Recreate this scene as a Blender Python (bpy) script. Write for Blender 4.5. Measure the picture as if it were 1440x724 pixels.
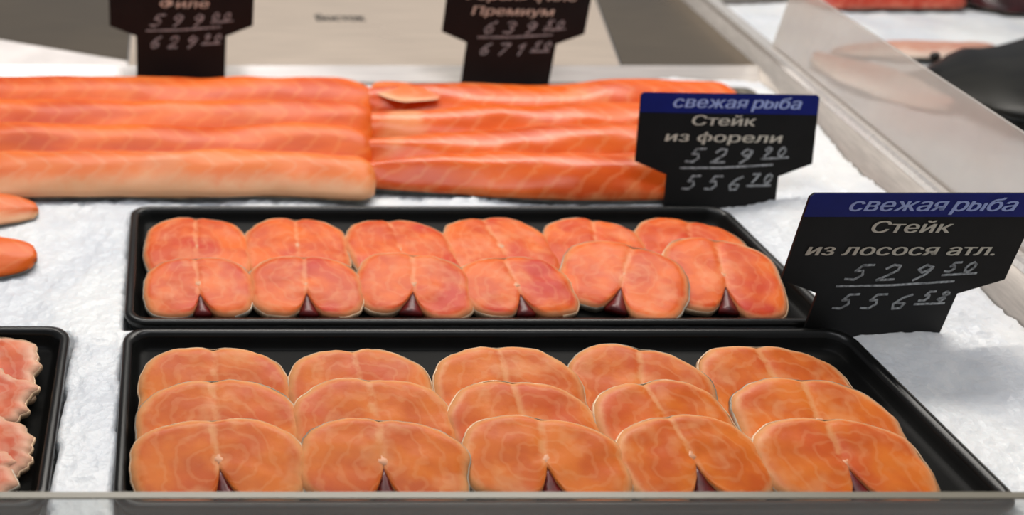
import bpy, bmesh, math, random
from mathutils import Vector, Matrix, noise

for o in list(bpy.data.objects):
    bpy.data.objects.remove(o, do_unlink=True)
scene = bpy.context.scene
COL = scene.collection
R = math.radians

# ------------------------------------------------------------------ camera
FPX, PITCH, HCAM = 1414.0, R(30.6), 0.5
cam_d = bpy.data.cameras.new('camera')
cam_d.sensor_width = 36.0
cam_d.lens = FPX / 1440.0 * 36.0
cam_d.shift_x = (720 - 231) / 1440.0        # the photograph is an off-centre crop
cam_d.clip_start = 0.02
cam_d.dof.use_dof = True
cam_d.dof.focus_distance = 0.80
cam_d.dof.aperture_fstop = 3.6
cam = bpy.data.objects.new('camera', cam_d)
cam.location = (0, 0, HCAM)
cam.rotation_euler = (math.pi / 2 - PITCH, 0, 0)
COL.objects.link(cam)
scene.camera = cam

# ------------------------------------------------------------------ world, lights, exposure
w = bpy.data.worlds.new('shop_air')
scene.world = w
w.use_nodes = True
bgn = w.node_tree.nodes['Background']
bgn.inputs[0].default_value = (0.93, 0.95, 1.0, 1)
bgn.inputs[1].default_value = 0.26

def area(name, loc, target, sx, sy, power, col):
    d = bpy.data.lights.new(name, 'AREA')
    d.shape = 'RECTANGLE'; d.size = sx; d.size_y = sy
    d.energy = power; d.color = col
    o = bpy.data.objects.new(name, d); COL.objects.link(o)
    o.location = loc
    o.rotation_euler = (Vector(target) - Vector(loc)).to_track_quat('-Z', 'Y').to_euler()
    return o

area('counter_lamp', (0.35, 1.75, 1.45), (0.3, 1.0, 0), 1.9, 0.22, 31, (1.0, 0.95, 0.88))
area('ceiling_tube_lamp', (0.1, 0.55, 2.3), (0.2, 0.75, 0), 2.4, 0.6, 24, (0.96, 0.97, 1.0))
area('ceiling_tube_lamp_far', (0.9, 3.1, 2.3), (0.5, 1.3, 0), 2.4, 0.5, 16, (1.0, 0.95, 0.88))

vs = scene.view_settings
scene.display_settings.display_device = 'sRGB'
vs.view_transform = 'Standard'
vs.look = 'None'
vs.gamma = 1.0
vs.use_curve_mapping = False
vs.exposure = -0.22

# ------------------------------------------------------------------ helpers
def lin(c):
    return tuple(((v / 255) / 12.92 if v / 255 <= 0.04045 else ((v / 255 + 0.055) / 1.055) ** 2.4) for v in c) + (1,)

def ground(u, v, z=0.0):
    """where the sight line of a photograph point meets the level z"""
    a = PITCH + math.atan((v - 362) / FPX)
    y = (HCAM - z) / math.tan(a)
    zc = y * math.cos(PITCH) + (HCAM - z) * math.sin(PITCH)
    return Vector(((u - 231) / FPX * zc, y, z))

def obj(name, me, mat=None, parent=None, smooth=True):
    if isinstance(me, bmesh.types.BMesh):
        b = me
        bmesh.ops.recalc_face_normals(b, faces=b.faces[:])
        me = bpy.data.meshes.new(name)
        b.to_mesh(me); b.free()
    if mat is not None:
        me.materials.clear(); me.materials.append(mat)
    if smooth:
        me.polygons.foreach_set('use_smooth', [True] * len(me.polygons))
    o = bpy.data.objects.new(name, me)
    COL.objects.link(o)
    if parent is not None:
        o.parent = parent
    return o

def tag(o, label=None, cat=None, group=None, kind=None):
    if label: o['label'] = label
    if cat: o['category'] = cat
    if group: o['group'] = group
    if kind: o['kind'] = kind
    return o

def thing(name, label, cat, loc=(0, 0, 0), rot=(0, 0, 0), group=None):
    o = bpy.data.objects.new(name, None)
    o.empty_display_size = 0.03
    COL.objects.link(o)
    o.location = loc; o.rotation_euler = rot
    return tag(o, label, cat, group)

def prism(pts_xy, z0, z1):
    """extruded polygon in XY"""
    b = bmesh.new()
    lo = [b.verts.new((x, y, z0)) for x, y in pts_xy]
    hi = [b.verts.new((x, y, z1)) for x, y in pts_xy]
    n = len(lo)
    b.faces.new(lo[::-1]); b.faces.new(hi)
    for i in range(n):
        b.faces.new((lo[i], lo[(i + 1) % n], hi[(i + 1) % n], hi[i]))
    return b

def box(x0, x1, y0, y1, z0, z1, bev=0.0):
    b = prism([(x0, y0), (x1, y0), (x1, y1), (x0, y1)], z0, z1)
    if bev:
        bmesh.ops.bevel(b, geom=b.edges[:], offset=bev, segments=2, affect='EDGES')
    return b

def fbm(p, s, k=3):
    v, a = 0.0, 1.0
    p = Vector(p) * s
    for i in range(k):
        v += a * noise.noise(p); a *= 0.5; p = p * 2.03 + Vector((7.1, 3.3, 1.7))
    return v

# ------------------------------------------------------------------ materials
class NT:
    def __init__(self, name):
        self.m = bpy.data.materials.new(name)
        self.m.use_nodes = True
        self.t = self.m.node_tree
        self.bsdf = self.t.nodes['Principled BSDF']
        self.out = self.t.nodes['Material Output']
    def n(self, typ, **kw):
        nd = self.t.nodes.new(typ)
        for k, v in kw.items(): setattr(nd, k, v)
        return nd
    def l(self, a, b): self.t.links.new(a, b)
    def val(self, sock, v):
        if hasattr(v, 'links'): self.l(v, sock)
        else: sock.default_value = v
    def math(self, op, a, b=0.0, clamp=False):
        nd = self.n('ShaderNodeMath', operation=op, use_clamp=clamp)
        self.val(nd.inputs[0], a); self.val(nd.inputs[1], b)
        return nd.outputs[0]
    def sstep(self, a, lo, hi):
        nd = self.n('ShaderNodeMapRange', interpolation_type='SMOOTHSTEP')
        self.val(nd.inputs[0], a); nd.inputs[1].default_value = lo; nd.inputs[2].default_value = hi
        return nd.outputs[0]
    def mix(self, f, a, b, blend='MIX'):
        nd = self.n('ShaderNodeMix', data_type='RGBA', blend_type=blend)
        self.val(nd.inputs[0], f); self.val(nd.inputs[6], a); self.val(nd.inputs[7], b)
        return nd.outputs[2]
    def noise(self, vec, scale, detail=3, rough=0.55, dist=0.0):
        nd = self.n('ShaderNodeTexNoise')
        if vec is not None: self.l(vec, nd.inputs['Vector'])
        nd.inputs['Scale'].default_value = scale; nd.inputs['Detail'].default_value = detail
        nd.inputs['Roughness'].default_value = rough; nd.inputs['Distortion'].default_value = dist
        return nd.outputs['Fac']
    def set(self, **kw):
        for k, v in kw.items():
            self.val(self.bsdf.inputs[k.replace('_', ' ')], v)
        return self
    def bump(self, h, strength, dist):
        nd = self.n('ShaderNodeBump')
        nd.inputs['Strength'].default_value = strength; nd.inputs['Distance'].default_value = dist
        self.l(h, nd.inputs['Height']); self.l(nd.outputs[0], self.bsdf.inputs['Normal'])

def simple(name, c, rough=0.5, metal=0.0, nscale=None, namp=0.12, bump=0.0, spec=0.5):
    t = NT(name)
    t.set(Roughness=rough, Metallic=metal)
    t.bsdf.inputs['Specular IOR Level'].default_value = spec
    base = lin(c)
    if nscale:
        tc = t.n('ShaderNodeTexCoord').outputs['Object']
        f = t.noise(tc, nscale)
        dark = tuple(v * (1 - namp * 2.2) for v in base[:3]) + (1,)
        lite = tuple(min(1, v * (1 + namp * 1.6)) for v in base[:3]) + (1,)
        t.set(Base_Color=t.mix(t.sstep(f, 0.3, 0.7), dark, lite))
        if bump: t.bump(f, bump, 0.002)
    else:
        t.set(Base_Color=base)
    return t.m

def flesh_mat(name, c_main, c_deep, c_pale, c_red, red_amt, rim_lo=0.90):
    """cut face of a salmon steak: pale muscle seams, pale fat along the rim"""
    t = NT(name)
    tc = t.n('ShaderNodeTexCoord').outputs['Object']
    rnd = t.n('ShaderNodeObjectInfo').outputs['Random']
    off = t.n('ShaderNodeVectorMath', operation='ADD')
    cmb = t.n('ShaderNodeCombineXYZ')
    t.l(t.math('MULTIPLY', rnd, 9.0), cmb.inputs[0]); t.l(t.math('MULTIPLY', rnd, 5.0), cmb.inputs[1])
    t.l(tc, off.inputs[0]); t.l(cmb.outputs[0], off.inputs[1])
    p = off.outputs[0]
    rim = t.n('ShaderNodeAttribute', attribute_name='rim').outputs['Fac']
    sx = t.n('ShaderNodeAttribute', attribute_name='sx').outputs['Fac']
    sy = t.n('ShaderNodeAttribute', attribute_name='sy').outputs['Fac']
    n1 = t.noise(p, 28, 3); n2 = t.noise(p, 75, 3); n3 = t.noise(p, 17, 2)
    col = t.mix(t.sstep(n1, 0.32, 0.68), lin(c_deep), lin(c_main))
    col = t.mix(t.math('MULTIPLY', t.sstep(t.noise(p, 45, 2), 0.5, 0.7), 0.3), col, lin(c_pale))
    col = t.mix(t.math('MULTIPLY', t.sstep(n3, 0.52, 0.72), red_amt), col, lin(c_red))
    # muscle seams: nested arcs that bend with the rim
    ph = t.math('ADD', t.math('MULTIPLY', rim, 22.0), t.math('MULTIPLY', n1, 26.0))
    ph = t.math('ADD', ph, t.math('MULTIPLY', t.math('ABSOLUTE', sx), 5.0))
    seam = t.sstep(t.math('SINE', ph), 0.35, 1.0)
    col = t.mix(t.math('MULTIPLY', seam, 0.17), col, lin(c_pale))
    # middle seam from the back down to the bone
    cx = t.math('ABSOLUTE', t.math('ADD', sx, t.math('MULTIPLY', t.math('SUBTRACT', n2, 0.5), 0.16)))
    mid = t.math('SUBTRACT', 1.0, t.sstep(cx, 0.012, 0.07))
    mid = t.math('MULTIPLY', mid, t.sstep(t.math('ADD', sy, t.math('MULTIPLY', n1, 0.5)), -0.25, 0.1))
    col = t.mix(t.math('MULTIPLY', t.math('MULTIPLY', mid, t.sstep(n2, 0.3, 0.6)), 0.55), col, lin(c_pale))
    edge = t.sstep(t.math('ADD', rim, t.math('MULTIPLY', t.math('SUBTRACT', n2, 0.5), 0.10)), rim_lo, 1.0)
    col = t.mix(t.math('MULTIPLY', edge, 0.85), col, lin(c_pale))
    col = t.mix(t.math('MULTIPLY', t.sstep(n2, 0.6, 0.8), 0.18), col, lin(c_pale))
    t.set(Base_Color=col, Roughness=0.42)
    t.bsdf.inputs['Specular IOR Level'].default_value = 0.28
    t.bsdf.inputs['Subsurface Weight'].default_value = 0.12
    t.bsdf.inputs['Subsurface Radius'].default_value = (1.0, 0.4, 0.2)
    t.bsdf.inputs['Subsurface Scale'].default_value = 0.004
    t.bump(n2, 0.35, 0.0012)
    return t.m

def fillet_mat(name, c_main, c_deep, c_pale, pale_lo, pale_hi, patch, gloss=0.4):
    """fillet surface: chevron muscle lines, pale fat towards one long edge"""
    t = NT(name)
    tc = t.n('ShaderNodeTexCoord').outputs['Object']
    rnd = t.n('ShaderNodeObjectInfo').outputs['Random']
    off = t.n('ShaderNodeVectorMath', operation='ADD')
    cmb = t.n('ShaderNodeCombineXYZ'); t.l(t.math('MULTIPLY', rnd, 7.0), cmb.inputs[0])
    t.l(tc, off.inputs[0]); t.l(cmb.outputs[0], off.inputs[1]); p = off.outputs[0]
    sx = t.n('ShaderNodeAttribute', attribute_name='sx').outputs['Fac']
    sy = t.n('ShaderNodeAttribute', attribute_name='sy').outputs['Fac']
    mp = t.n('ShaderNodeMapping'); mp.inputs['Scale'].default_value = (0.35, 1, 1); t.l(p, mp.inputs[0])
    n1 = t.noise(mp.outputs[0], 22, 3); n2 = t.noise(p, 60, 3); n3 = t.noise(p, 9, 2)
    col = t.mix(t.sstep(n1, 0.3, 0.7), lin(c_deep), lin(c_main))
    ph = t.math('ADD', t.math('MULTIPLY', sx, 210.0), t.math('MULTIPLY', t.math('ABSOLUTE', t.math('ADD', sy, 0.15)), 9.0))
    ph = t.math('ADD', ph, t.math('MULTIPLY', n2, 5.0))
    col = t.mix(t.math('MULTIPLY', t.sstep(t.math('SINE', ph), 0.55, 1.0), 0.20), col, lin(c_pale))
    fat = t.sstep(t.math('ADD', t.math('MULTIPLY', sy, -1.0), t.math('MULTIPLY', t.math('SUBTRACT', n2, 0.5), 0.5)), pale_lo, pale_hi)
    col = t.mix(fat, col, lin(c_pale))
    col = t.mix(t.math('MULTIPLY', t.sstep(n3, 0.58, 0.72), patch), col, lin(c_pale))
    t.set(Base_Color=col, Roughness=gloss)
    t.bsdf.inputs['Specular IOR Level'].default_value = 0.36
    t.bsdf.inputs['Subsurface Weight'].default_value = 0.12
    t.bsdf.inputs['Subsurface Radius'].default_value = (1.0, 0.4, 0.2)
    t.bsdf.inputs['Subsurface Scale'].default_value = 0.005
    t.bump(n2, 0.3, 0.0012)
    return t.m

M = {}
M['steak_a'] = flesh_mat('salmon_steak_flesh', (222, 116, 34), (200, 88, 24), (228, 166, 112), (204, 76, 42), 0.55, 0.86)
M['steak_t'] = flesh_mat('trout_steak_flesh', (232, 106, 30), (206, 74, 20), (234, 160, 110), (200, 46, 28), 0.85, 0.88)
M['scrap'] = flesh_mat('salmon_scrap_flesh', (222, 110, 64), (200, 82, 44), (228, 186, 156), (186, 52, 40), 0.9, 0.72)
M['fillet'] = fillet_mat('salmon_fillet_flesh', (238, 110, 26), (206, 74, 12), (240, 152, 84), 0.9, 1.5, 0.2)
M['fillet_belly'] = fillet_mat('salmon_fillet_belly_flesh', (234, 122, 48), (222, 100, 34), (232, 176, 132), 0.25, 1.0, 0.3)
M['fillet_trout'] = fillet_mat('trout_fillet_flesh', (232, 102, 28), (206, 74, 16), (242, 168, 112), 0.8, 1.4, 0.6, 0.26)
M['fillet_pale'] = fillet_mat('pale_fish_flesh', (208, 160, 138), (196, 138, 118), (226, 204, 188), 0.2, 1.0, 0.6)
M['skin_steak'] = simple('salmon_steak_skin', (206, 172, 138), 0.35, 0.1, 60, 0.2)
M['skin_dark'] = simple('silver_fish_skin', (120, 116, 106), 0.3, 0.25, 50, 0.3)
M['skin_grey'] = simple('grey_steak_skin', (168, 156, 138), 0.3, 0.15, 50, 0.25)
M['bone'] = simple('spine_bone', (226, 160, 118), 0.45, 0, 90, 0.08)
M['blood'] = simple('dark_blood_line', (92, 16, 16), 0.35, 0, 90, 0.2)
M['tray'] = simple('black_tray_plastic', (13, 13, 12), 0.5, 0, 40, 0.10, spec=0.10)
M['tray_rim'] = simple('black_tray_rim_plastic', (16, 16, 15), 0.30, 0, 40, 0.10, spec=0.35)
M['sign'] = simple('black_sign_plastic', (24, 24, 24), 0.5, 0, 30, 0.06, spec=0.2)
M['band'] = simple('navy_sign_band', (14, 28, 116), 0.5, 0, 30, 0.05, spec=0.25)
M['band_text'] = simple('pale_blue_lettering', (168, 184, 234), 0.6)
M['text'] = simple('cream_lettering', (208, 202, 186), 0.6)
M['chalk'] = simple('grey_chalk_stroke', (168, 172, 174), 0.8, 0, 400, 0.25)
M['dark_text'] = simple('dark_print', (34, 30, 27), 0.6)
M['red'] = fillet_mat('red_fish_flesh', (186, 62, 40), (150, 40, 30), (214, 140, 116), 0.8, 1.3, 0.1)

def steel(name, c, rough=0.3, stretch=(1, 30, 30), metal=0.85):
    t = NT(name)
    tc = t.n('ShaderNodeTexCoord').outputs['Object']
    mp = t.n('ShaderNodeMapping'); mp.inputs['Scale'].default_value = stretch; t.l(tc, mp.inputs[0])
    f = t.noise(mp.outputs[0], 9, 4); g = t.noise(tc, 5, 2)
    b = lin(c); d = tuple(v * 0.82 for v in b[:3]) + (1,)
    t.set(Base_Color=t.mix(t.sstep(f, 0.3, 0.7), d, b), Metallic=metal)
    t.set(Roughness=t.math('ADD', t.math('MULTIPLY', g, 0.15), rough - 0.07))
    t.bump(f, 0.05, 0.0006)
    return t.m
M['steel'] = steel('brushed_steel', (222, 204, 186), metal=0.45)
M['dark_reflection'] = steel('steel_dark_reflection', (140, 126, 108))  # dark reflections on the deck, put into the steel colour
M['steel_bright'] = steel('polished_steel', (240, 234, 228), 0.25, metal=0.5)
M['white_reflection'] = simple('steel_white_reflection', (236, 228, 224), 0.3, 0, 12, 0.05)  # bright reflection on the deck, painted as a white sheet
M['steel_matt'] = steel('matt_steel', (204, 196, 188), 0.5, (30, 1, 30), metal=0.6)

# ice: bright, faintly blue, grainy
t = NT('crushed_ice')
tc = t.n('ShaderNodeTexCoord').outputs['Object']
na = t.noise(tc, 120, 4, 0.65); nb = t.noise(tc, 9, 3)
vo = t.n('ShaderNodeTexVoronoi'); vo.inputs['Scale'].default_value = 170; t.l(tc, vo.inputs['Vector'])
c = t.mix(t.sstep(nb, 0.35, 0.65), lin((214, 217, 222)), lin((232, 233, 233)))
c = t.mix(t.math('MULTIPLY', t.sstep(na, 0.55, 0.75), 0.25), c, lin((196, 204, 214)))
t.set(Base_Color=c, Roughness=0.35)
t.bsdf.inputs['Subsurface Weight'].default_value = 0.25
t.bsdf.inputs['Subsurface Radius'].default_value = (0.7, 0.9, 1.0)
t.bsdf.inputs['Subsurface Scale'].default_value = 0.006
hh = t.math('ADD', na, t.math('MULTIPLY', vo.outputs['Distance'], 0.7))
t.bump(hh, 0.45, 0.002)
M['ice'] = t.m

# clear front glass with its veil of reflected light painted in as pale diffuse
def glassy(name, tint, veil, veil_col, rough):
    t = NT(name)
    tr = t.n('ShaderNodeBsdfTransparent'); tr.inputs[0].default_value = tint
    gl = t.n('ShaderNodeBsdfGlossy'); gl.inputs['Roughness'].default_value = rough
    df = t.n('ShaderNodeBsdfDiffuse'); df.inputs[0].default_value = veil_col
    tl = t.n('ShaderNodeBsdfTranslucent'); tl.inputs[0].default_value = veil_col
    a = t.n('ShaderNodeMixShader'); a.inputs[0].default_value = 0.5
    t.l(df.outputs[0], a.inputs[1]); t.l(tl.outputs[0], a.inputs[2])
    nz = t.noise(t.n('ShaderNodeTexCoord').outputs['Object'], 7, 3)
    b = t.n('ShaderNodeMixShader'); t.l(t.math('MULTIPLY', t.math('ADD', nz, 0.5), veil), b.inputs[0])
    t.l(tr.outputs[0], b.inputs[1]); t.l(a.outputs[0], b.inputs[2])
    fr = t.n('ShaderNodeLayerWeight').outputs['Facing']
    e = t.n('ShaderNodeMixShader'); t.l(t.math('ADD', t.math('MULTIPLY', t.math('POWER', fr, 4.0), 0.5), 0.04), e.inputs[0])
    t.l(b.outputs[0], e.inputs[1]); t.l(gl.outputs[0], e.inputs[2])
    t.l(e.outputs[0], t.out.inputs[0])
    return t.m
M['glass'] = glassy('front_glass', (0.92, 0.93, 0.92, 1), 0.12, lin((206, 204, 198)), 0.03)
M['glass_edge'] = simple('ground_glass_edge', (128, 122, 108), 0.35)
M['acrylic'] = glassy('scuffed_acrylic', (0.97, 0.96, 0.95, 1), 0.47, lin((236, 228, 220)), 0.2)

# ------------------------------------------------------------------ the counter
TRAYS = [(-0.036, 0.594, 0.505, 0.7235), (-0.036, 0.597, 0.7305, 0.9525), (-0.715, -0.081, 0.505, 0.7270)]
def xb(y): return 0.757 + 0.12 * (y - 0.75)      # foot of the side wall

counter = thing('fish_counter', 'stainless steel display counter holding the ice bed, trays and fillets', 'counter', (0, 0, 0))
obj('base', prism([(-1.0, 0.36), (xb(0.36), 0.36), (xb(1.36), 1.36), (-1.0, 1.36)], -0.14, -0.09), M['steel_matt'], counter, False)
def strip(pa, pb, thick=0.002):
    """sheet between two 3-D polylines of equal length, with thickness"""
    b = bmesh.new()
    A = [b.verts.new(p) for p in pa]; B = [b.verts.new(p) for p in pb]
    fs = [b.faces.new((A[i], A[i + 1], B[i + 1], B[i])) for i in range(len(A) - 1)]
    bmesh.ops.recalc_face_normals(b, faces=fs)
    bmesh.ops.solidify(b, geom=b.faces[:], thickness=thick)
    return b
DZ = 0.015
ys = [0.36, 0.6, 0.9, 1.2, 1.36, 1.6, 1.95]
# lip in front of the steel deck
obj('front_lip', strip([(-1.0, 1.325, -0.09), (xb(1.325), 1.325, -0.09)], [(-1.0, 1.325, -0.002), (xb(1.325), 1.325, -0.002)]), M['steel_matt'], counter, False)
obj('bevelled_lip', strip([(-1.0, 1.325, -0.002), (xb(1.325), 1.325, -0.002)], [(-1.0, 1.345, DZ), (xb(1.345), 1.345, DZ)]), M['steel_bright'], counter, False)
# deck sheets behind the fillets; dark and white ones are painted reflections
def deck(name, pts, mat, z=DZ):
    return obj(name, prism(pts, z - 0.003, z), mat, counter, False)
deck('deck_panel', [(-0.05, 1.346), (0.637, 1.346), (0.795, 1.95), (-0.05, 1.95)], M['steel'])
deck('deck_panel', [(0.640, 1.346), (xb(1.346) - 0.001, 1.346), (xb(1.95) - 0.001, 1.95), (0.798, 1.95)], M['dark_reflection'])
deck('deck_panel', [(-0.052, 1.366), (-0.052, 1.95), (-1.0, 1.95), (-1.0, 1.83)], M['dark_reflection'])
deck('reflection_wedge', [(-1.0, 1.346), (-0.052, 1.346), (-0.052, 1.365), (-1.0, 1.828)], M['white_reflection'])
# side wall, rail
RH = 0.042
obj('side_wall', strip([(xb(y), y, -0.09) for y in ys], [(xb(y) + 0.003, y, RH) for y in ys], 0.0015), M['steel_matt'], counter)
rb = bmesh.new()
secs = []
for y in ys:
    x = xb(y) + 0.006
    prof = [(-0.005, RH - 0.006), (-0.005, RH), (-0.003, RH + 0.003), (0.010, RH + 0.003), (0.013, RH), (0.013, RH - 0.006)]
    secs.append([rb.verts.new((x + a, y, z)) for a, z in prof])
for s, q in zip(secs, secs[1:]):
    for i in range(6):
        rb.faces.new((s[i], s[(i + 1) % 6], q[(i + 1) % 6], q[i]))
rb.faces.new(secs[0]); rb.faces.new(secs[-1])
obj('side_rail', rb, M['steel_bright'], counter, False)

# acrylic divider standing in the rail
div = thing('divider_panel', 'low cloudy acrylic divider along the right side of the counter', 'divider', (0, 0, 0))
yd = [0.40, 0.7, 1.0, 1.34]
b = bmesh.new()
cs = []
for y in yd:
    x = xb(y) + 0.009
    cs.append([b.verts.new(p) for p in ((x, y, RH + 0.003), (x + 0.003, y, 0.132), (x + 0.007, y, 0.132), (x + 0.004, y, RH + 0.003))])
for s, q in zip(cs, cs[1:]):
    for i in range(4):
        b.faces.new((s[i], s[(i + 1) % 4], q[(i + 1) % 4], q[i]))
b.faces.new(cs[0]); b.faces.new(cs[-1])
obj('panel', b, M['acrylic'], div, False)

# front glass
gl = thing('front_glass', 'clear glass front of the counter along the bottom of the picture', 'glass', (0, 0, 0))
obj('pane', box(-1.0, 0.74, 0.462, 0.468, -0.14, 0.0515), M['glass'], gl, False)
obj('polished_edge', box(-1.0, 0.74, 0.462, 0.468, 0.0516, 0.0530, 0.0004), M['glass_edge'], gl, False)

# ------------------------------------------------------------------ ice
def ice_h(x, y):
    z = -0.006 + 0.006 * fbm((x, y, 0.3), 9, 3) + 0.0022 * noise.noise(Vector((x, y, 1)) * 120) + 0.0016 * noise.noise(Vector((x, y, 5)) * 260)
    for (x0, x1, y0, y1) in TRAYS:
        d = min(x - x0, x1 - x, y - y0, y1 - y)
        if d > 0.001: return -0.045
        if d > -0.02: z = min(z, -0.006 + 0.0015 * noise.noise(Vector((x, y, 5)) * 260))
    if x > 0.60: z += 0.014 * min(1, (x - 0.60) / 0.1) * (0.6 + 0.4 * math.sin(y * 7))
    return z

def ice_grid(name, fx0, fx1, y0, y1, nx, ny, hf, label):
    vs_, fs_ = [], []
    for j in range(ny + 1):
        y = y0 + (y1 - y0) * j / ny
        a, c_ = fx0(y), fx1(y)
        for i in range(nx + 1):
            x = a + (c_ - a) * i / nx
            vs_.append((x, y, hf(x, y)))
    for j in range(ny):
        for i in range(nx):
            k = j * (nx + 1) + i
            fs_.append((k, k + 1, k + nx + 2, k + nx + 1))
    me = bpy.data.meshes.new(name); me.from_pydata(vs_, [], fs_); me.update()
    o = obj(name, me, M['ice'])
    return tag(o, label, 'ice', kind='stuff')
ice_grid('crushed_ice', lambda y: -0.95, lambda y: xb(y) - 0.0015, 0.475, 1.322, 400, 210, ice_h,
         'white crushed ice bed under the trays and fillets')
ice_grid('crushed_ice', lambda y: xb(y) + 0.022, lambda y: 2.3, 0.5, 1.70, 150, 130,
         lambda x, y: -0.004 + 0.010 * fbm((x, y, 2.3), 6, 3) + 0.003 * noise.noise(Vector((x, y, 1)) * 90),
         'white ice in the next counter beyond the acrylic divider')

# ------------------------------------------------------------------ trays
def rrect(x0, x1, y0, y1, r, n=7):
    pts = []
    for cx, cy, a0 in ((x1 - r, y1 - r, 0), (x0 + r, y1 - r, 90), (x0 + r, y0 + r, 180), (x1 - r, y0 + r, 270)):
        for i in range(n + 1):
            a = R(a0 + 90 * i / n)
            pts.append((cx + r * math.cos(a), cy + r * math.sin(a)))
    return pts

def loft(rings, cap_first=False, cap_last=False):
    b = bmesh.new()
    vr = [[b.verts.new(p) for p in ring] for ring in rings]
    n = len(vr[0])
    for s, q in zip(vr, vr[1:]):
        for i in range(n):
            b.faces.new((s[i], s[(i + 1) % n], q[(i + 1) % n], q[i]))
    if cap_first: b.faces.new(vr[0][::-1])
    if cap_last: b.faces.new(vr[-1])
    return b

FLOOR = -0.012
def tray(x0, x1, y0, y1, label):
    cx, cy = (x0 + x1) / 2, (y0 + y1) / 2
    t = thing('display_tray', label, 'tray', (cx, cy, -0.030), group='black fish trays on the ice')
    w_, d_ = (x1 - x0) / 2, (y1 - y0) / 2
    def ring(inset, z, r):
        return [(x, y, z + 0.030) for x, y in rrect(-w_ + inset, w_ - inset, -d_ + inset, d_ - inset, max(0.004, r - inset * 0.6))]
    rim = [ring(0.0015, -0.006, .02), ring(0, -0.002, .02), ring(0.001, 0.001, .02), ring(0.004, 0.0022, .02),
           ring(0.008, 0.0012, .02), ring(0.0095, -0.003, .02)]
    obj('rim', loft(rim), M['tray_rim'], t)
    basin = [ring(0.002, -0.006, .02), ring(0.010, -0.030, .02), ring(0.022, -0.030, .02)]
    outer = loft(basin, cap_last=True)
    obj('outer_wall', outer, M['tray'], t, False)
    inner = loft([ring(0.0095, -0.003, .02), ring(0.0115, -0.006, .02), ring(0.0135, FLOOR + 0.002, .02), ring(0.016, FLOOR, .02)], cap_last=True)
    obj('basin', inner, M['tray'], t)
    return t
tray(*TRAYS[0], 'black plastic tray holding fifteen salmon steaks behind the front glass')
tray(*TRAYS[1], 'black plastic tray of two rows of trout steaks below the fillets')
tray(*TRAYS[2], 'black plastic tray of ragged salmon pieces at bottom left')

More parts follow.
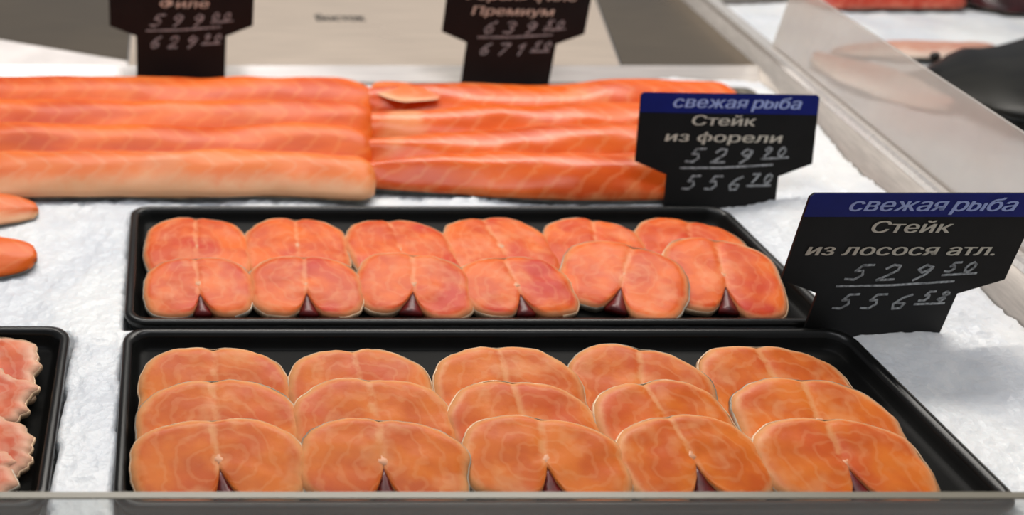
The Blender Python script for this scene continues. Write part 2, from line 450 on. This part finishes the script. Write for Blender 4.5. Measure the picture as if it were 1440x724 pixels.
# ------------------------------------------------------------------ steaks
def steak(name, label, cat, group, X, Yfar, width, length, tilt, zbase, mat, seed, rotz=0.0, thick=0.010, ragged=0.0, notch=0.5, roll=0.0):
    """Yfar = the back (rounded) end; the belly notch faces the shopper"""
    rnd = random.Random(seed)
    a, bb = width / 2, length / 2
    NA, NR = 84, 12
    nw = rnd.uniform(0.13, 0.2); nsh = rnd.uniform(-0.12, 0.16)
    s0 = rnd.uniform(0, 90)
    def out(th):
        c_, s_ = math.cos(th), math.sin(th)
        e = 2.5 if s_ > 0 else 4.2
        r = (abs(c_) ** e + abs(s_) ** e) ** (-1 / e)
        d = (th + math.pi / 2 + math.pi) % (2 * math.pi) - math.pi
        r *= 1 - notch * math.exp(-((d - nsh) / nw) ** 2)
        dt = (th - math.pi / 2 + math.pi) % (2 * math.pi) - math.pi
        r *= 1 - 0.045 * math.exp(-(dt / 0.12) ** 2)
        r *= 1 + (0.065 + ragged) * noise.noise(Vector((c_ * 1.7 + s0, s_ * 1.7, seed * 0.13))) + (0.022 + ragged * 0.4) * noise.noise(Vector((c_ * 6 + s0, s_ * 6, 2.2)))
        return r
    ths = [2 * math.pi * i / NA for i in range(NA)]
    rs = [out(t_) for t_ in ths]
    verts, rims, sxs, sys_ = [], [], [], []
    def add(x, y, z, rm):
        verts.append((x * a, y * bb, z)); rims.append(rm); sxs.append(x); sys_.append(y)
        return len(verts) - 1
    def ztop(x, y, k):
        ridge = 0.0012 * noise.noise(Vector((x * 2.2 + s0, y * 2.2, seed)))
        groove = -0.0011 * math.exp(-(x / 0.07) ** 2) * (1 if y > -0.1 else 0.5)
        return thick + ridge + groove + 0.0016 * (1 - k * k) - 0.0028 * max(0, (k - 0.86) / 0.14) ** 2
    cidx = add(0, 0, ztop(0, 0, 0), 0)
    rings = []
    for j in range(1, NR + 1):
        k = (j / NR) ** 0.85
        rings.append([add(math.cos(t_) * r * k, math.sin(t_) * r * k, ztop(math.cos(t_) * r * k, math.sin(t_) * r * k, k), k) for t_, r in zip(ths, rs)])
    for zf, gk in ((0.55, 1.0), (0.10, 0.985), (0.0, 0.94)):
        rings.append([add(math.cos(t_) * r * gk, math.sin(t_) * r * gk, thick * zf, 1.0) for t_, r in zip(ths, rs)])
    bot = add(0, 0, 0, 0.5)
    faces = [(cidx, rings[0][i], rings[0][(i + 1) % NA]) for i in range(NA)]
    for s, q in zip(rings, rings[1:]):
        faces += [(s[i], q[i], q[(i + 1) % NA], s[(i + 1) % NA]) for i in range(NA)]
    faces += [(bot, rings[-1][(i + 1) % NA], rings[-1][i]) for i in range(NA)]
    me = bpy.data.meshes.new('flesh'); me.from_pydata(verts, [], faces); me.update()
    for nm, dat in (('rim', rims), ('sx', sxs), ('sy', sys_)):
        me.attributes.new(nm, 'FLOAT', 'POINT').data.foreach_set('value', dat)
    t = thing(name, label, cat, group=group)
    # place: near end on the tray floor, far end raised
    ct, st = math.cos(tilt), math.sin(tilt)
    mtx = Matrix.Translation((X, Yfar - bb * ct, zbase + bb * st)) @ Matrix.Rotation(rotz, 4, 'Z') @ Matrix.Rotation(tilt, 4, 'X') @ Matrix.Rotation(roll, 4, 'Y')
    t.matrix_world = mtx
    obj('flesh', me, mat, t)
    # skin: thin band hugging the rim, open at the belly notch
    sk = bmesh.new(); prev = None
    i0 = int(NA * 0.79) + 1
    for q in range(NA - 8):
        i = (i0 + 3 + q) % NA
        th, r = ths[i], rs[i]
        ring = []
        for g, z in ((0.999, thick * 0.70), (1.0 + 0.0008 / a, thick * 0.69), (1.0 + 0.0011 / a, thick * 0.4), (0.996, thick * 0.06)):
            ring.append(sk.verts.new((math.cos(th) * r * g * a, math.sin(th) * r * g * bb, z)))
        if prev:
            for m in range(3):
                sk.faces.new((prev[m], prev[m + 1], ring[m + 1], ring[m]))
        prev = ring
    obj('skin', sk, M['skin_steak'] if seed % 4 else M['skin_grey'], t)
    # backbone
    yb = (-0.02 + rnd.uniform(-0.1, 0.05)) * bb; br = 0.052 * a * 2 * rnd.uniform(0.75, 1.1)
    bn = bmesh.new()
    cen = bn.verts.new((nsh * 0.2 * a, yb, thick + 0.0010)); rg1, rg2 = [], []
    for i in range(14):
        th = 2 * math.pi * i / 14
        k = 1 + 0.75 * noise.noise(Vector((math.cos(th) * 2.2, math.sin(th) * 2.2, seed * 1.3)))
        rg1.append(bn.verts.new((nsh * 0.2 * a + math.cos(th) * br * 0.6 * k, yb + math.sin(th) * br * 0.6 * k, thick + 0.0009)))
        rg2.append(bn.verts.new((nsh * 0.2 * a + math.cos(th) * br * k, yb + math.sin(th) * br * k, thick - 0.001)))
    for i in range(14):
        j = (i + 1) % 14
        bn.faces.new((cen, rg1[i], rg1[j])); bn.faces.new((rg1[i], rg2[i], rg2[j], rg1[j]))
    obj('backbone', bn, M['bone'], t)
    # dark blood line lying in the belly notch
    if notch > 0.2:
        bl = bmesh.new()
        tipy = -(1 - notch) * 0.86 * bb
        ang = -math.pi / 2 + nsh
        hw = nw * 0.75 * a
        pts = []
        for f, g in ((0.0, 0.30), (0.2, 0.55), (0.5, 0.85), (0.8, 1.15), (0.97, 1.35)):
            rr = ((1 - notch) * 0.92) * (1 - f) + 0.95 * f
            pts.append((math.cos(ang) * rr * a, math.sin(ang) * rr * bb, hw * g))
        L = [(bl.verts.new((x - h, y, thick * 0.72)), bl.verts.new((x, y, thick * 0.95)), bl.verts.new((x + h, y, thick * 0.72)),
              bl.verts.new((x + h, y, 0.001)), bl.verts.new((x - h, y, 0.001))) for x, y, h in pts]
        for s, q in zip(L, L[1:]):
            for m in range(5):
                bl.faces.new((s[m], s[(m + 1) % 5], q[(m + 1) % 5], q[m]))
        bl.faces.new(L[0]); bl.faces.new(L[-1])
        obj('blood_line', bl, M['blood'], t)
    return t

ROW3 = ['back', 'middle', 'front']
ORD5 = ['leftmost', 'second', 'third', 'fourth', 'rightmost']
TL = R(17)
LEN3 = [0.092, 0.084, 0.073]
near_X = [0.040, 0.157, 0.270, 0.374, 0.487]
near_W = [0.121, 0.118, 0.114, 0.108, 0.120]
far3 = [0.668, 0.628, 0.586]
dx3 = {(3, 1): 0.003, (3, 2): 0.006, (4, 0): -0.006, (4, 1): 0.004, (2, 2): 0.004, (0, 2): -0.002, (1, 1): 0.002, (1, 0): -0.003}
rot3 = {(3, 0): -16, (3, 1): 9, (3, 2): 8, (2, 2): -10, (0, 1): 5, (0, 2): 4, (4, 1): -8, (4, 2): -6, (1, 0): 3, (1, 2): -4}
for ci in range(5):
    for ri in range(3):
        sd = 11 + ci * 3 + ri
        steak('salmon_steak', f'orange salmon steak, {ROW3[ri]} one in the {ORD5[ci]} column of the front tray', 'fish steak',
              'salmon steaks in the front tray', near_X[ci] + dx3.get((ci, ri), 0), far3[ri] + random.Random(sd).uniform(-0.003, 0.002),
              near_W[ci] * random.Random(sd + 7).uniform(0.97, 1.03), LEN3[ri], TL, FLOOR, M['steak_a'], sd, R(rot3.get((ci, ri), 0)), notch=0.80 if ri == 2 else 0.5)

ORD6 = ['leftmost', 'second', 'third', 'fourth', 'fifth', 'rightmost']
far_cols = [  # X back, X front, width back, width front, Y far back, Y far front, rot back, rot front
    (0.032, 0.031, 0.105, 0.103, 0.919, 0.836, 0, 3),
    (0.132, 0.131, 0.104, 0.103, 0.918, 0.838, -3, -4),
    (0.233, 0.232, 0.106, 0.105, 0.915, 0.842, 2, -9),
    (0.333, 0.326, 0.108, 0.105, 0.920, 0.836, 5, 3),
    (0.428, 0.430, 0.098, 0.112, 0.918, 0.858, -16, -30),
    (0.522, 0.524, 0.106, 0.104, 0.916, 0.864, -20, -14)]
for ci, (xa, xf, wa, wf, ya, yf, ra, rf) in enumerate(far_cols):
    steak('trout_steak', f'bright orange trout steak, back one in the {ORD6[ci]} column of the rear tray', 'fish steak',
          'trout steaks in the rear tray', xa, ya, wa, 0.107, R(5), FLOOR, M['steak_t'], 40 + ci, R(ra), notch=0.35)
    steak('trout_steak', f'bright orange trout steak, front one in the {ORD6[ci]} column of the rear tray', 'fish steak',
          'trout steaks in the rear tray', xf, yf - 0.007, wf, yf - 0.007 - 0.750, R(11), FLOOR, M['steak_t'], 60 + ci, R(rf), notch=0.66)

# ragged pieces in the tray at bottom left
for i, (x, yf, wd, ln, rz, rl) in enumerate([(-0.150, 0.700, 0.098, 0.070, -22, 2), (-0.152, 0.655, 0.096, 0.060, 14, -3),
                                             (-0.154, 0.604, 0.10, 0.066, -10, 4), (-0.157, 0.567, 0.098, 0.052, 20, 0)]):
    steak('salmon_scrap', 'ragged pink salmon piece with pale edges, ' + ['rearmost', 'second from the back', 'third from the back', 'frontmost'][i] + ' in the bottom left tray',
          'fish piece', 'salmon pieces in the bottom left tray', x, yf, wd, ln, R(12), FLOOR, M['scrap'], 81 + i, R(rz), ragged=0.26, notch=0.15, roll=R(rl))

# ------------------------------------------------------------------ fillets
def fillet(name, label, cat, group, x0, x1, ynear, width, thick, tilt, zbase, mat, seed, tail=None, rotz=0.0, blunt=0.10, skin=True, wav=1.8):
    """long fillet lying left to right; ynear = edge towards the shopper"""
    NU, NV = 72, 22
    L = x1 - x0
    s0 = seed * 3.7
    verts, sxs, sys_ = [], [], []
    def halfw(f):
        e = min(1.0, f / blunt) if f < 0.5 else min(1.0, (1 - f) / blunt)
        k = math.sqrt(max(0.0, 1 - (1 - e) ** 2)) * 0.55 + 0.45 * e ** 0.3 if e > 0 else 0
        k = max(k, 0.04)
        if tail == 'left': k *= 0.42 + 0.58 * min(1, f / 0.42) ** 0.8
        if tail == 'right': k *= 0.42 + 0.58 * min(1, (1 - f) / 0.42) ** 0.8
        return k * width / 2
    top, bot = [], []
    for i in range(NU + 1):
        f = i / NU
        x = x0 + L * f
        hw = halfw(f)
        shift = 0.006 * wav * noise.noise(Vector((x * 7, s0, 0.0)))
        th = thick * (0.45 + 0.55 * min(1, hw / (width / 2))) * (1 + 0.18 * noise.noise(Vector((x * 9, s0, 4))))
        for j in range(NV + 1):
            v = -1 + 2 * j / NV
            v2 = math.sin(v * math.pi / 2) * 0.6 + v * 0.4
            yy = v2 * hw + shift + 0.0025 * wav * noise.noise(Vector((x * 22, s0, v2 * 1.2)))
            vd = v2 - 0.32 * (1 - v2 * v2)     # fullest towards the far edge
            dome = (1 - abs(vd) ** 2.1) ** 0.6 if abs(vd) < 1 else 0
            z = th * (0.10 + 0.90 * dome) + 0.0022 * noise.noise(Vector((x * 16, yy * 40, s0))) * dome + 0.003 * noise.noise(Vector((x * 5, yy * 14, s0 + 3))) * dome
            top.append(len(verts)); verts.append((x - (x0 + x1) / 2, yy, z)); sxs.append(x); sys_.append(v2)
        for j in range(NV + 1):
            v = -1 + 2 * j / NV
            v2 = math.sin(v * math.pi / 2) * 0.6 + v * 0.4
            bot.append(len(verts)); verts.append((x - (x0 + x1) / 2, v2 * hw * 0.985 + shift, 0.0)); sxs.append(x); sys_.append(v2)
    faces, skin_faces = [], []
    W = NV + 1
    for i in range(NU):
        for j in range(NV):
            a, b_, c_, d = i * W + j, i * W + j + 1, (i + 1) * W + j + 1, (i + 1) * W + j
            faces.append((top[a], top[d], top[c_], top[b_]))
            faces.append((bot[a], bot[b_], bot[c_], bot[d]))
        for j in (0, NV):
            a, d = i * W + j, (i + 1) * W + j
            faces.append((top[a], bot[a], bot[d], top[d]) if j == 0 else (top[a], top[d], bot[d], bot[a]))
    for i in (0, NU):
        for j in range(NV):
            a, b_ = i * W + j, i * W + j + 1
            faces.append((top[a], top[b_], bot[b_], bot[a]) if i == 0 else (top[a], bot[a], bot[b_], top[b_]))
    me = bpy.data.meshes.new('flesh'); me.from_pydata(verts, [], faces); me.update()
    for nm, dat in (('sx', sxs), ('sy', sys_)):
        me.attributes.new(nm, 'FLOAT', 'POINT').data.foreach_set('value', dat)
    t = thing(name, label, cat, group=group)
    t.matrix_world = Matrix.Translation(((x0 + x1) / 2, ynear + width / 2 * math.cos(tilt), zbase + width / 2 * math.sin(tilt))) @ Matrix.Rotation(rotz, 4, 'Z') @ Matrix.Rotation(tilt, 4, 'X')
    obj('flesh', me, mat, t)
    if skin:   # silver skin under the flesh, peeping out along the edges
        sk = bmesh.new(); rows = []
        for i in range(0, NU + 1, 2):
            f = i / NU; x = x0 + L * f; hw = halfw(f) + 0.0012
            shift = 0.006 * wav * noise.noise(Vector((x * 7, s0, 0.0)))
            rows.append([sk.verts.new((x - (x0 + x1) / 2, k * hw + shift, z)) for k, z in ((-1, 0.0012), (-0.97, -0.0012), (0.97, -0.0012), (1, 0.0012))])
        for s, q in zip(rows, rows[1:]):
            for m in range(3): sk.faces.new((s[m], s[m + 1], q[m + 1], q[m]))
        obj('skin', sk, M['skin_dark'], t)
    return t

PL = ['front', 'second', 'third', 'rearmost']
G1 = 'salmon fillets in the left stack'
fillet('salmon_fillet', 'salmon fillet with pale fatty belly edge, front one of the left stack', 'fish fillet', G1, -0.205, 0.235, 0.972, 0.072, 0.026, R(7), -0.001, M['fillet_belly'], 1, blunt=0.05)
fillet('salmon_fillet', 'deep orange salmon fillet, second from the front in the left stack', 'fish fillet', G1, -0.33, 0.242, 1.014, 0.088, 0.038, R(4), -0.001, M['fillet'], 2, blunt=0.06)
fillet('salmon_fillet', 'deep orange salmon fillet, third from the front in the left stack', 'fish fillet', G1, -0.36, 0.258, 1.092, 0.088, 0.038, R(4), -0.001, M['fillet'], 3, blunt=0.06)
fillet('salmon_fillet', 'deep orange salmon fillet, rearmost of the left stack before the left sign', 'fish fillet', G1, -0.33, 0.275, 1.168, 0.094, 0.038, R(3), -0.001, M['fillet'], 4, blunt=0.08)
G2 = 'trout fillets in the right stack'
fillet('trout_fillet', 'glossy orange trout fillet, front one of the right stack beside the tag', 'fish fillet', G2, 0.205, 0.575, 0.976, 0.072, 0.026, R(7), -0.001, M['fillet_trout'], 5, tail='left', blunt=0.06, rotz=R(-2.5))
fillet('trout_fillet', 'glossy orange trout fillet, second from the front in the right stack', 'fish fillet', G2, 0.215, 0.600, 1.014, 0.086, 0.036, R(4), -0.001, M['fillet_trout'], 6, tail='left', blunt=0.05)
fillet('trout_fillet', 'glossy orange trout fillet, third from the front in the right stack', 'fish fillet', G2, 0.225, 0.660, 1.088, 0.086, 0.036, R(4), -0.001, M['fillet_trout'], 7, tail='left', blunt=0.05)
fillet('trout_fillet', 'glossy orange trout fillet, rearmost of the right stack before the middle sign', 'fish fillet', G2, 0.245, 0.735, 1.160, 0.094, 0.036, R(3), -0.001, M['fillet_trout'], 8, tail='left', blunt=0.05)
fillet('fish_tail_piece', 'pale silvery tail end folded over the left end of the right stack', 'fish piece', None, 0.262, 0.350, 1.180, 0.056, 0.005, R(5), 0.0265, M['fillet_belly'], 9, tail='right', rotz=R(-24), blunt=0.5, skin=False)
fillet('dark_tail_piece', 'small dark skinned tail end behind the trout tag', 'fish piece', None, 0.725, 0.785, 1.235, 0.035, 0.014, R(3), 0.001, M['skin_dark'], 10, blunt=0.3, skin=False)
# two fillet ends coming into view at the left edge
fillet('salmon_fillet_end', 'rounded salmon fillet end at left edge just below the fillet stack', 'fish fillet', 'salmon pieces on ice at the left edge', -0.42, -0.133, 0.912, 0.052, 0.016, R(4), -0.004, M['fillet_belly'], 11, blunt=0.2)
fillet('salmon_fillet_end', 'orange salmon fillet end on ice at left edge above the bottom left tray', 'fish fillet', 'salmon pieces on ice at the left edge', -0.42, -0.124, 0.808, 0.076, 0.016, R(4), -0.004, M['fillet'], 12, blunt=0.3)

# ------------------------------------------------------------------ price tags
def text_mesh(s, size, shear=0.0, bold=0.0, xs=1.0, align='CENTER'):
    cu = bpy.data.curves.new('t', 'FONT')
    cu.body = s; cu.size = 1.0; cu.shear = shear; cu.align_x = align; cu.align_y = 'CENTER'
    cu.extrude = 0.0; cu.resolution_u = 3
    o = bpy.data.objects.new('t', cu); COL.objects.link(o)
    dg = bpy.context.evaluated_depsgraph_get()
    me = bpy.data.meshes.new_from_object(o.evaluated_get(dg))
    bpy.data.objects.remove(o, do_unlink=True); bpy.data.curves.remove(cu)
    for v in me.vertices: v.co = Vector((v.co.x * size * xs, v.co.y * size, 0.0))
    return me

def header_mesh(size):
    """the header line; its soft sign is a b without the ascender"""
    out = bmesh.new(); x = 0.0
    xh = max(v.co.y for v in text_mesh('о', 1.0, align='LEFT').vertices)
    base = min(v.co.y for v in text_mesh('х', 1.0, align='LEFT').vertices)
    for s, gap in (('свежая', 0.0), ('р', 0.32), ('b', 0.07), ('ı', 0.09), ('ба', 0.10)):
        me = text_mesh(s, 1.0, align='LEFT')
        xs_ = [v.co.x for v in me.vertices]; x0 = min(xs_)
        lo = min(v.co.y for v in me.vertices)
        n0 = len(out.verts); out.from_mesh(me); out.verts.ensure_lookup_table()
        for v in out.verts[n0:]:
            if s == 'b': v.co.y = min(v.co.y, xh)
            v.co.x += x + gap - x0
        x = x + gap + max(xs_) - x0
    me = bpy.data.meshes.new('t'); out.to_mesh(me); out.free()
    for v in me.vertices: v.co = Vector(((v.co.x - x / 2 + 0.2 * v.co.y) * size, v.co.y * size, 0))
    return me

def face_text(name, s, size, x, z, mat, parent, width=None, **kw):
    me = header_mesh(size) if s is None else text_mesh(s, size, **kw)
    if width:
        xs_ = [v.co.x for v in me.vertices]; k = width / (max(xs_) - min(xs_))
        for v in me.vertices: v.co.x *= k
    b = bmesh.new()                         # heavier strokes
    for dx_ in (-0.00045, 0.0, 0.00045):
        n0 = len(b.verts); b.from_mesh(me); b.verts.ensure_lookup_table()
        for v in b.verts[n0:]: v.co.x += dx_; v.co.z += (dx_ + 0.0005) * 0.2
    b.to_mesh(me); b.free()
    for v in me.vertices:                   # stand it up on the face of the tag
        v.co = Vector((v.co.x + x, -0.0017 - v.co.z, v.co.y + z))
    return obj(name, me, mat, parent, False)

DIG = {
    '0': [[(.5, 1), (.2, .8), (.1, .4), (.3, .03), (.6, .05), (.85, .4), (.8, .8), (.5, 1)]],
    '1': [[(.2, .7), (.6, 1), (.45, 0)]],
    '2': [[(.1, .75), (.35, 1), (.7, .95), (.75, .65), (.4, .3), (.05, .02), (.9, .06)]],
    '3': [[(.1, .9), (.5, 1), (.8, .8), (.4, .55), (.75, .4), (.6, .05), (.05, .08)]],
    '4': [[(.25, 1), (.1, .5), (.8, .55)], [(.75, 1), (.55, 0)]],
    '5': [[(.95, 1), (.4, .97), (.25, .58), (.6, .62), (.75, .35), (.5, .05), (.02, .08)]],
    '6': [[(.8, .98), (.4, .75), (.12, .35), (.3, .02), (.7, .08), (.75, .4), (.3, .42)]],
    '7': [[(.1, .95), (.9, 1), (.35, 0)]],
    '8': [[(.75, .85), (.4, 1), (.2, .78), (.75, .3), (.5, .02), (.12, .2), (.8, .75)]],
    '9': [[(.8, .85), (.4, 1), (.15, .7), (.45, .5), (.8, .8), (.7, .4), (.3, 0)]],
}
def chalk(name, jobs, parent):
    """hand-drawn strokes: jobs = list of polylines on the tag's face (x, z)"""
    b = bmesh.new()
    hw = 0.00095
    for pl in jobs:
        for (x0, z0), (x1, z1) in zip(pl, pl[1:]):
            d = Vector((x1 - x0, z1 - z0))
            if d.length < 1e-6: continue
            d.normalize(); n = Vector((-d.y, d.x)) * hw; e = d * hw * 0.6
            P = [(x0 - e.x + n.x, z0 - e.y + n.y), (x0 - e.x - n.x, z0 - e.y - n.y), (x1 + e.x - n.x, z1 + e.y - n.y), (x1 + e.x + n.x, z1 + e.y + n.y)]
            f0 = [b.verts.new((x, -0.00105, z)) for x, z in P]; f1 = [b.verts.new((x, -0.0014, z)) for x, z in P]
            b.faces.new(f1)
            for i in range(4): b.faces.new((f0[i], f0[(i + 1) % 4], f1[(i + 1) % 4], f1[i]))
    return obj(name, b, M['chalk'], parent, False)
def digits(s, x, z, h, wd, gap, slant=0.35):
    res = []
    for ch in s:
        for pl in DIG[ch]:
            res.append([(x + px * wd + pz * h * slant, z + pz * h) for px, pz in pl])
        x += wd + gap
    return res

def price_tag(label, X, Y, zb, tilt, rotz, roll, lines, p1, k1, p2, k2, neck=0.036, body=0.095):
    t = thing('price_tag', label, 'price tag', (X, Y, zb), group='black price tags stuck in the ice')
    t.rotation_euler = (-tilt, roll, rotz)
    Wt, nb, z1, z2, zt = 0.095, 0.060, neck, neck + 0.014, neck + body
    pts = [(-nb, -0.03), (nb, -0.03), (nb, z1), (Wt, z2), (Wt, zt - 0.003), (Wt - 0.003, zt), (-Wt + 0.003, zt), (-Wt, zt - 0.003), (-Wt, z2), (-nb, z1)]
    b = bmesh.new()
    f = [b.verts.new((x, -0.001, z)) for x, z in pts]; g = [b.verts.new((x, 0.001, z)) for x, z in pts]
    b.faces.new(f); b.faces.new(g[::-1])
    for i in range(len(pts)): b.faces.new((f[i], g[i], g[(i + 1) % len(pts)], f[(i + 1) % len(pts)]))
    obj('panel', b, M['sign'], t, False)
    b = bmesh.new()
    hb = 0.021
    q = [(-Wt + 0.0002, zt - hb), (Wt - 0.0002, zt - hb), (Wt - 0.0002, zt - 0.003), (Wt - 0.003, zt - 0.0002), (-Wt + 0.003, zt - 0.0002), (-Wt + 0.0002, zt - 0.003)]
    f = [b.verts.new((x, -0.00145, z)) for x, z in q]; g = [b.verts.new((x, -0.00095, z)) for x, z in q]
    b.faces.new(f)
    for i in range(6): b.faces.new((f[i], g[i], g[(i + 1) % 6], f[(i + 1) % 6]))
    hbnd = obj('header_band', b, M['band'], t, False)
    face_text('header_lettering', None, 0.0165, 0.008, zt - 0.0105, M['band_text'], hbnd, width=0.136)
    for s, x, dz, size, wd in lines:
        face_text('product_lettering', s, size, x, zt - dz, M['text'], t, width=wd, shear=0.12)
    chalk('chalk_price', digits(p1, -0.042, z1 + 0.0135, 0.0150, 0.0165, 0.0105) + digits(k1, 0.040, z1 + 0.0215, 0.0095, 0.009, 0.006)
          + [[(-0.046, z1 + 0.0075), (0.0, z1 + 0.0085), (0.052, z1 + 0.0125)], [(0.040, z1 + 0.0185), (0.068, z1 + 0.0205)]], t)
    chalk('chalk_price', digits(p2, -0.043, z1 - 0.0155, 0.0150, 0.0145, 0.0095) + digits(k2, 0.029, z1 - 0.0075, 0.0100, 0.0085, 0.006)
          + [[(0.027, z1 - 0.0105), (0.052, z1 - 0.0095)]], t)
    return t

price_tag('black price tag with navy header for salmon steaks, beside the front tray corner', 0.6205, 0.7270, -0.002, R(1.5), 0, 0,
          [('Стейк', -0.004, 0.031, 0.0150, 0.066), ('из лосося атл.', -0.004, 0.0525, 0.0145, 0.158)], '529', '50', '556', '58')
price_tag('black price tag with navy header for trout steaks, behind the rear tray corner', 0.598, 0.9600, -0.007, R(22), 0, R(1.0),
          [('Стейк', -0.006, 0.0295, 0.0145, 0.068), ('из форели', -0.004, 0.0470, 0.0140, 0.125)], '529', '90', '556', '70', body=0.087)
price_tag('black price tag behind the left fillet stack, cut off by the picture top', 0.0225, 1.300, 0.026, R(4), 0, 0,
          [('Лосось', 0.0, 0.031, 0.0155, 0.09), ('Филе', 0.003, 0.0525, 0.0155, 0.064)], '599', '00', '629', '90', neck=0.046)
price_tag('black price tag behind the right fillet stack, cut off by the picture top', 0.4635, 1.300, 0.016, R(5), 0, R(1.0),
          [('Форель филе', 0.0, 0.0330, 0.0155, 0.150), ('Премиум', -0.006, 0.0530, 0.0155, 0.108)], '639', '50', '671', '50', neck=0.046)

# maker's mark on the steel deck
mm = text_mesh('Восток', 0.020, 0.0, 0.0)
bq = bmesh.new()
for dx_ in (-0.0009, 0.0, 0.0009):
    n0 = len(bq.verts); bq.from_mesh(mm); bq.verts.ensure_lookup_table()
    for v in bq.verts[n0:]: v.co += Vector((dx_, 0, (dx_ + 0.001) * 0.1))
bq.to_mesh(mm); bq.free()
xs_ = [v.co.x for v in mm.vertices]; k = 0.078 / (max(xs_) - min(xs_))
p = ground(478, 26, DZ)
for v in mm.vertices: v.co = Vector((v.co.x * k + p.x, v.co.y * 2.3 + p.y, DZ + 0.0004 + v.co.z))
obj('maker_mark', mm, M['dark_text'], counter, False)

# ------------------------------------------------------------------ beyond the divider
fillet('pale_fish_fillet', 'pale pink fish piece lying lengthwise on ice behind the divider', 'fish piece', 'pale fish beyond the divider', 0.87, 1.08, 1.27, 0.09, 0.014, R(2), 0.0, M['fillet_pale'], 21, tail='left', rotz=R(-72), blunt=0.35, wav=3)
fillet('pale_fish_fillet', 'pale pink fish piece lying crosswise behind the dark fish', 'fish piece', 'pale fish beyond the divider', 0.99, 1.24, 1.415, 0.06, 0.014, R(2), 0.0, M['fillet_pale'], 22, tail='left', rotz=R(3), blunt=0.3, wav=3)

def whole_fish(name, label, x, y, L, wd, ht, rz, mat):
    t = thing(name, label, 'fish', (x, y, 0.0), (0, 0, rz))
    rings = []
    for i in range(33):
        f = i / 32
        prof = [(0, .04), (.05, .20), (.17, .60), (.35, .95), (.5, 1), (.7, .75), (.88, .3), (1, .16)]
        for (a, va), (b_, vb) in zip(prof, prof[1:]):
            if a <= f <= b_:
                k = (f - a) / (b_ - a); k = k * k * (3 - 2 * k); s = va + (vb - va) * k; break
        rings.append([(f * L, math.cos(2 * math.pi * j / 20) * wd / 2 * s, ht / 2 * s * math.sin(2 * math.pi * j / 20) + ht / 2 * s * 0.85 + 0.002) for j in range(20)])
    obj('body', loft(rings, True, True), mat, t)
    tf = prism([(L * 0.97, -wd * 0.07), (L * 1.18, -wd * 0.42), (L * 1.13, 0), (L * 1.18, wd * 0.42), (L * 0.97, wd * 0.07)], 0.004, 0.010)
    obj('tail_fin', tf, mat, t, False)
    df = bmesh.new()
    fp = [(L * 0.35, wd * 0.44), (L * 0.45, wd * 0.66), (L * 0.6, wd * 0.56), (L * 0.72, wd * 0.34), (L * 0.5, wd * 0.42)]
    lo = [df.verts.new((a, c_, ht * 0.35)) for a, c_ in fp]; hi = [df.verts.new((a, c_, ht * 0.40)) for a, c_ in fp]
    df.faces.new(lo[::-1]); df.faces.new(hi)
    for i in range(5): df.faces.new((lo[i], lo[(i + 1) % 5], hi[(i + 1) % 5], hi[i]))
    obj('dorsal_fin', df, mat, t, False)
    b = bmesh.new()
    bmesh.ops.create_uvsphere(b, u_segments=10, v_segments=8, radius=ht * 0.09)
    bmesh.ops.translate(b, verts=b.verts[:], vec=(L * 0.08, wd * 0.10, ht * 0.46))
    obj('eye', b, M['dark_text'], t)
    return t
M['dark_fish'] = simple('dark_fish_skin', (20, 19, 15), 0.36, 0.0, 14, 0.4, spec=0.22)
whole_fish('dark_fish', 'dark glossy fish on the ice beyond the divider at right edge', 0.995, 1.315, 0.70, 0.46, 0.070, R(-22), M['dark_fish'])

# far edge of the next counter, top right
fillet('red_fish_fillet', 'red fish piece at the top edge beyond the divider', 'fish piece', 'fish at the far side of the next counter', 1.09, 1.36, 1.655, 0.10, 0.03, R(3), 0.0, M['red'], 31, blunt=0.15)
M['maroon'] = simple('dark_maroon_fish', (64, 26, 28), 0.35, 0, 30, 0.3)
fillet('maroon_fish_fillet', 'dark maroon fish piece at the top right edge', 'fish piece', 'fish at the far side of the next counter', 1.37, 1.60, 1.64, 0.12, 0.03, R(3), 0.0, M['maroon'], 32, blunt=0.15)
fillet('orange_fish_fillet', 'orange fish piece in the top right corner', 'fish piece', 'fish at the far side of the next counter', 1.60, 1.85, 1.61, 0.12, 0.03, R(3), 0.0, M['fillet_pale'], 33, blunt=0.15)
nc = thing('neighbour_counter', 'steel counter holding the ice beyond the divider', 'counter')
obj('base', prism([(xb(0.5) + 0.024, 0.5), (2.3, 0.5), (2.3, 1.95), (xb(1.95) + 0.024, 1.95)], -0.14, -0.03), M['steel_matt'], nc, False)
obj('back_ledge', box(xb(1.9) + 0.05, 2.3, 1.71, 1.95, -0.03, 0.02, 0.003), M['steel_matt'], nc, False)
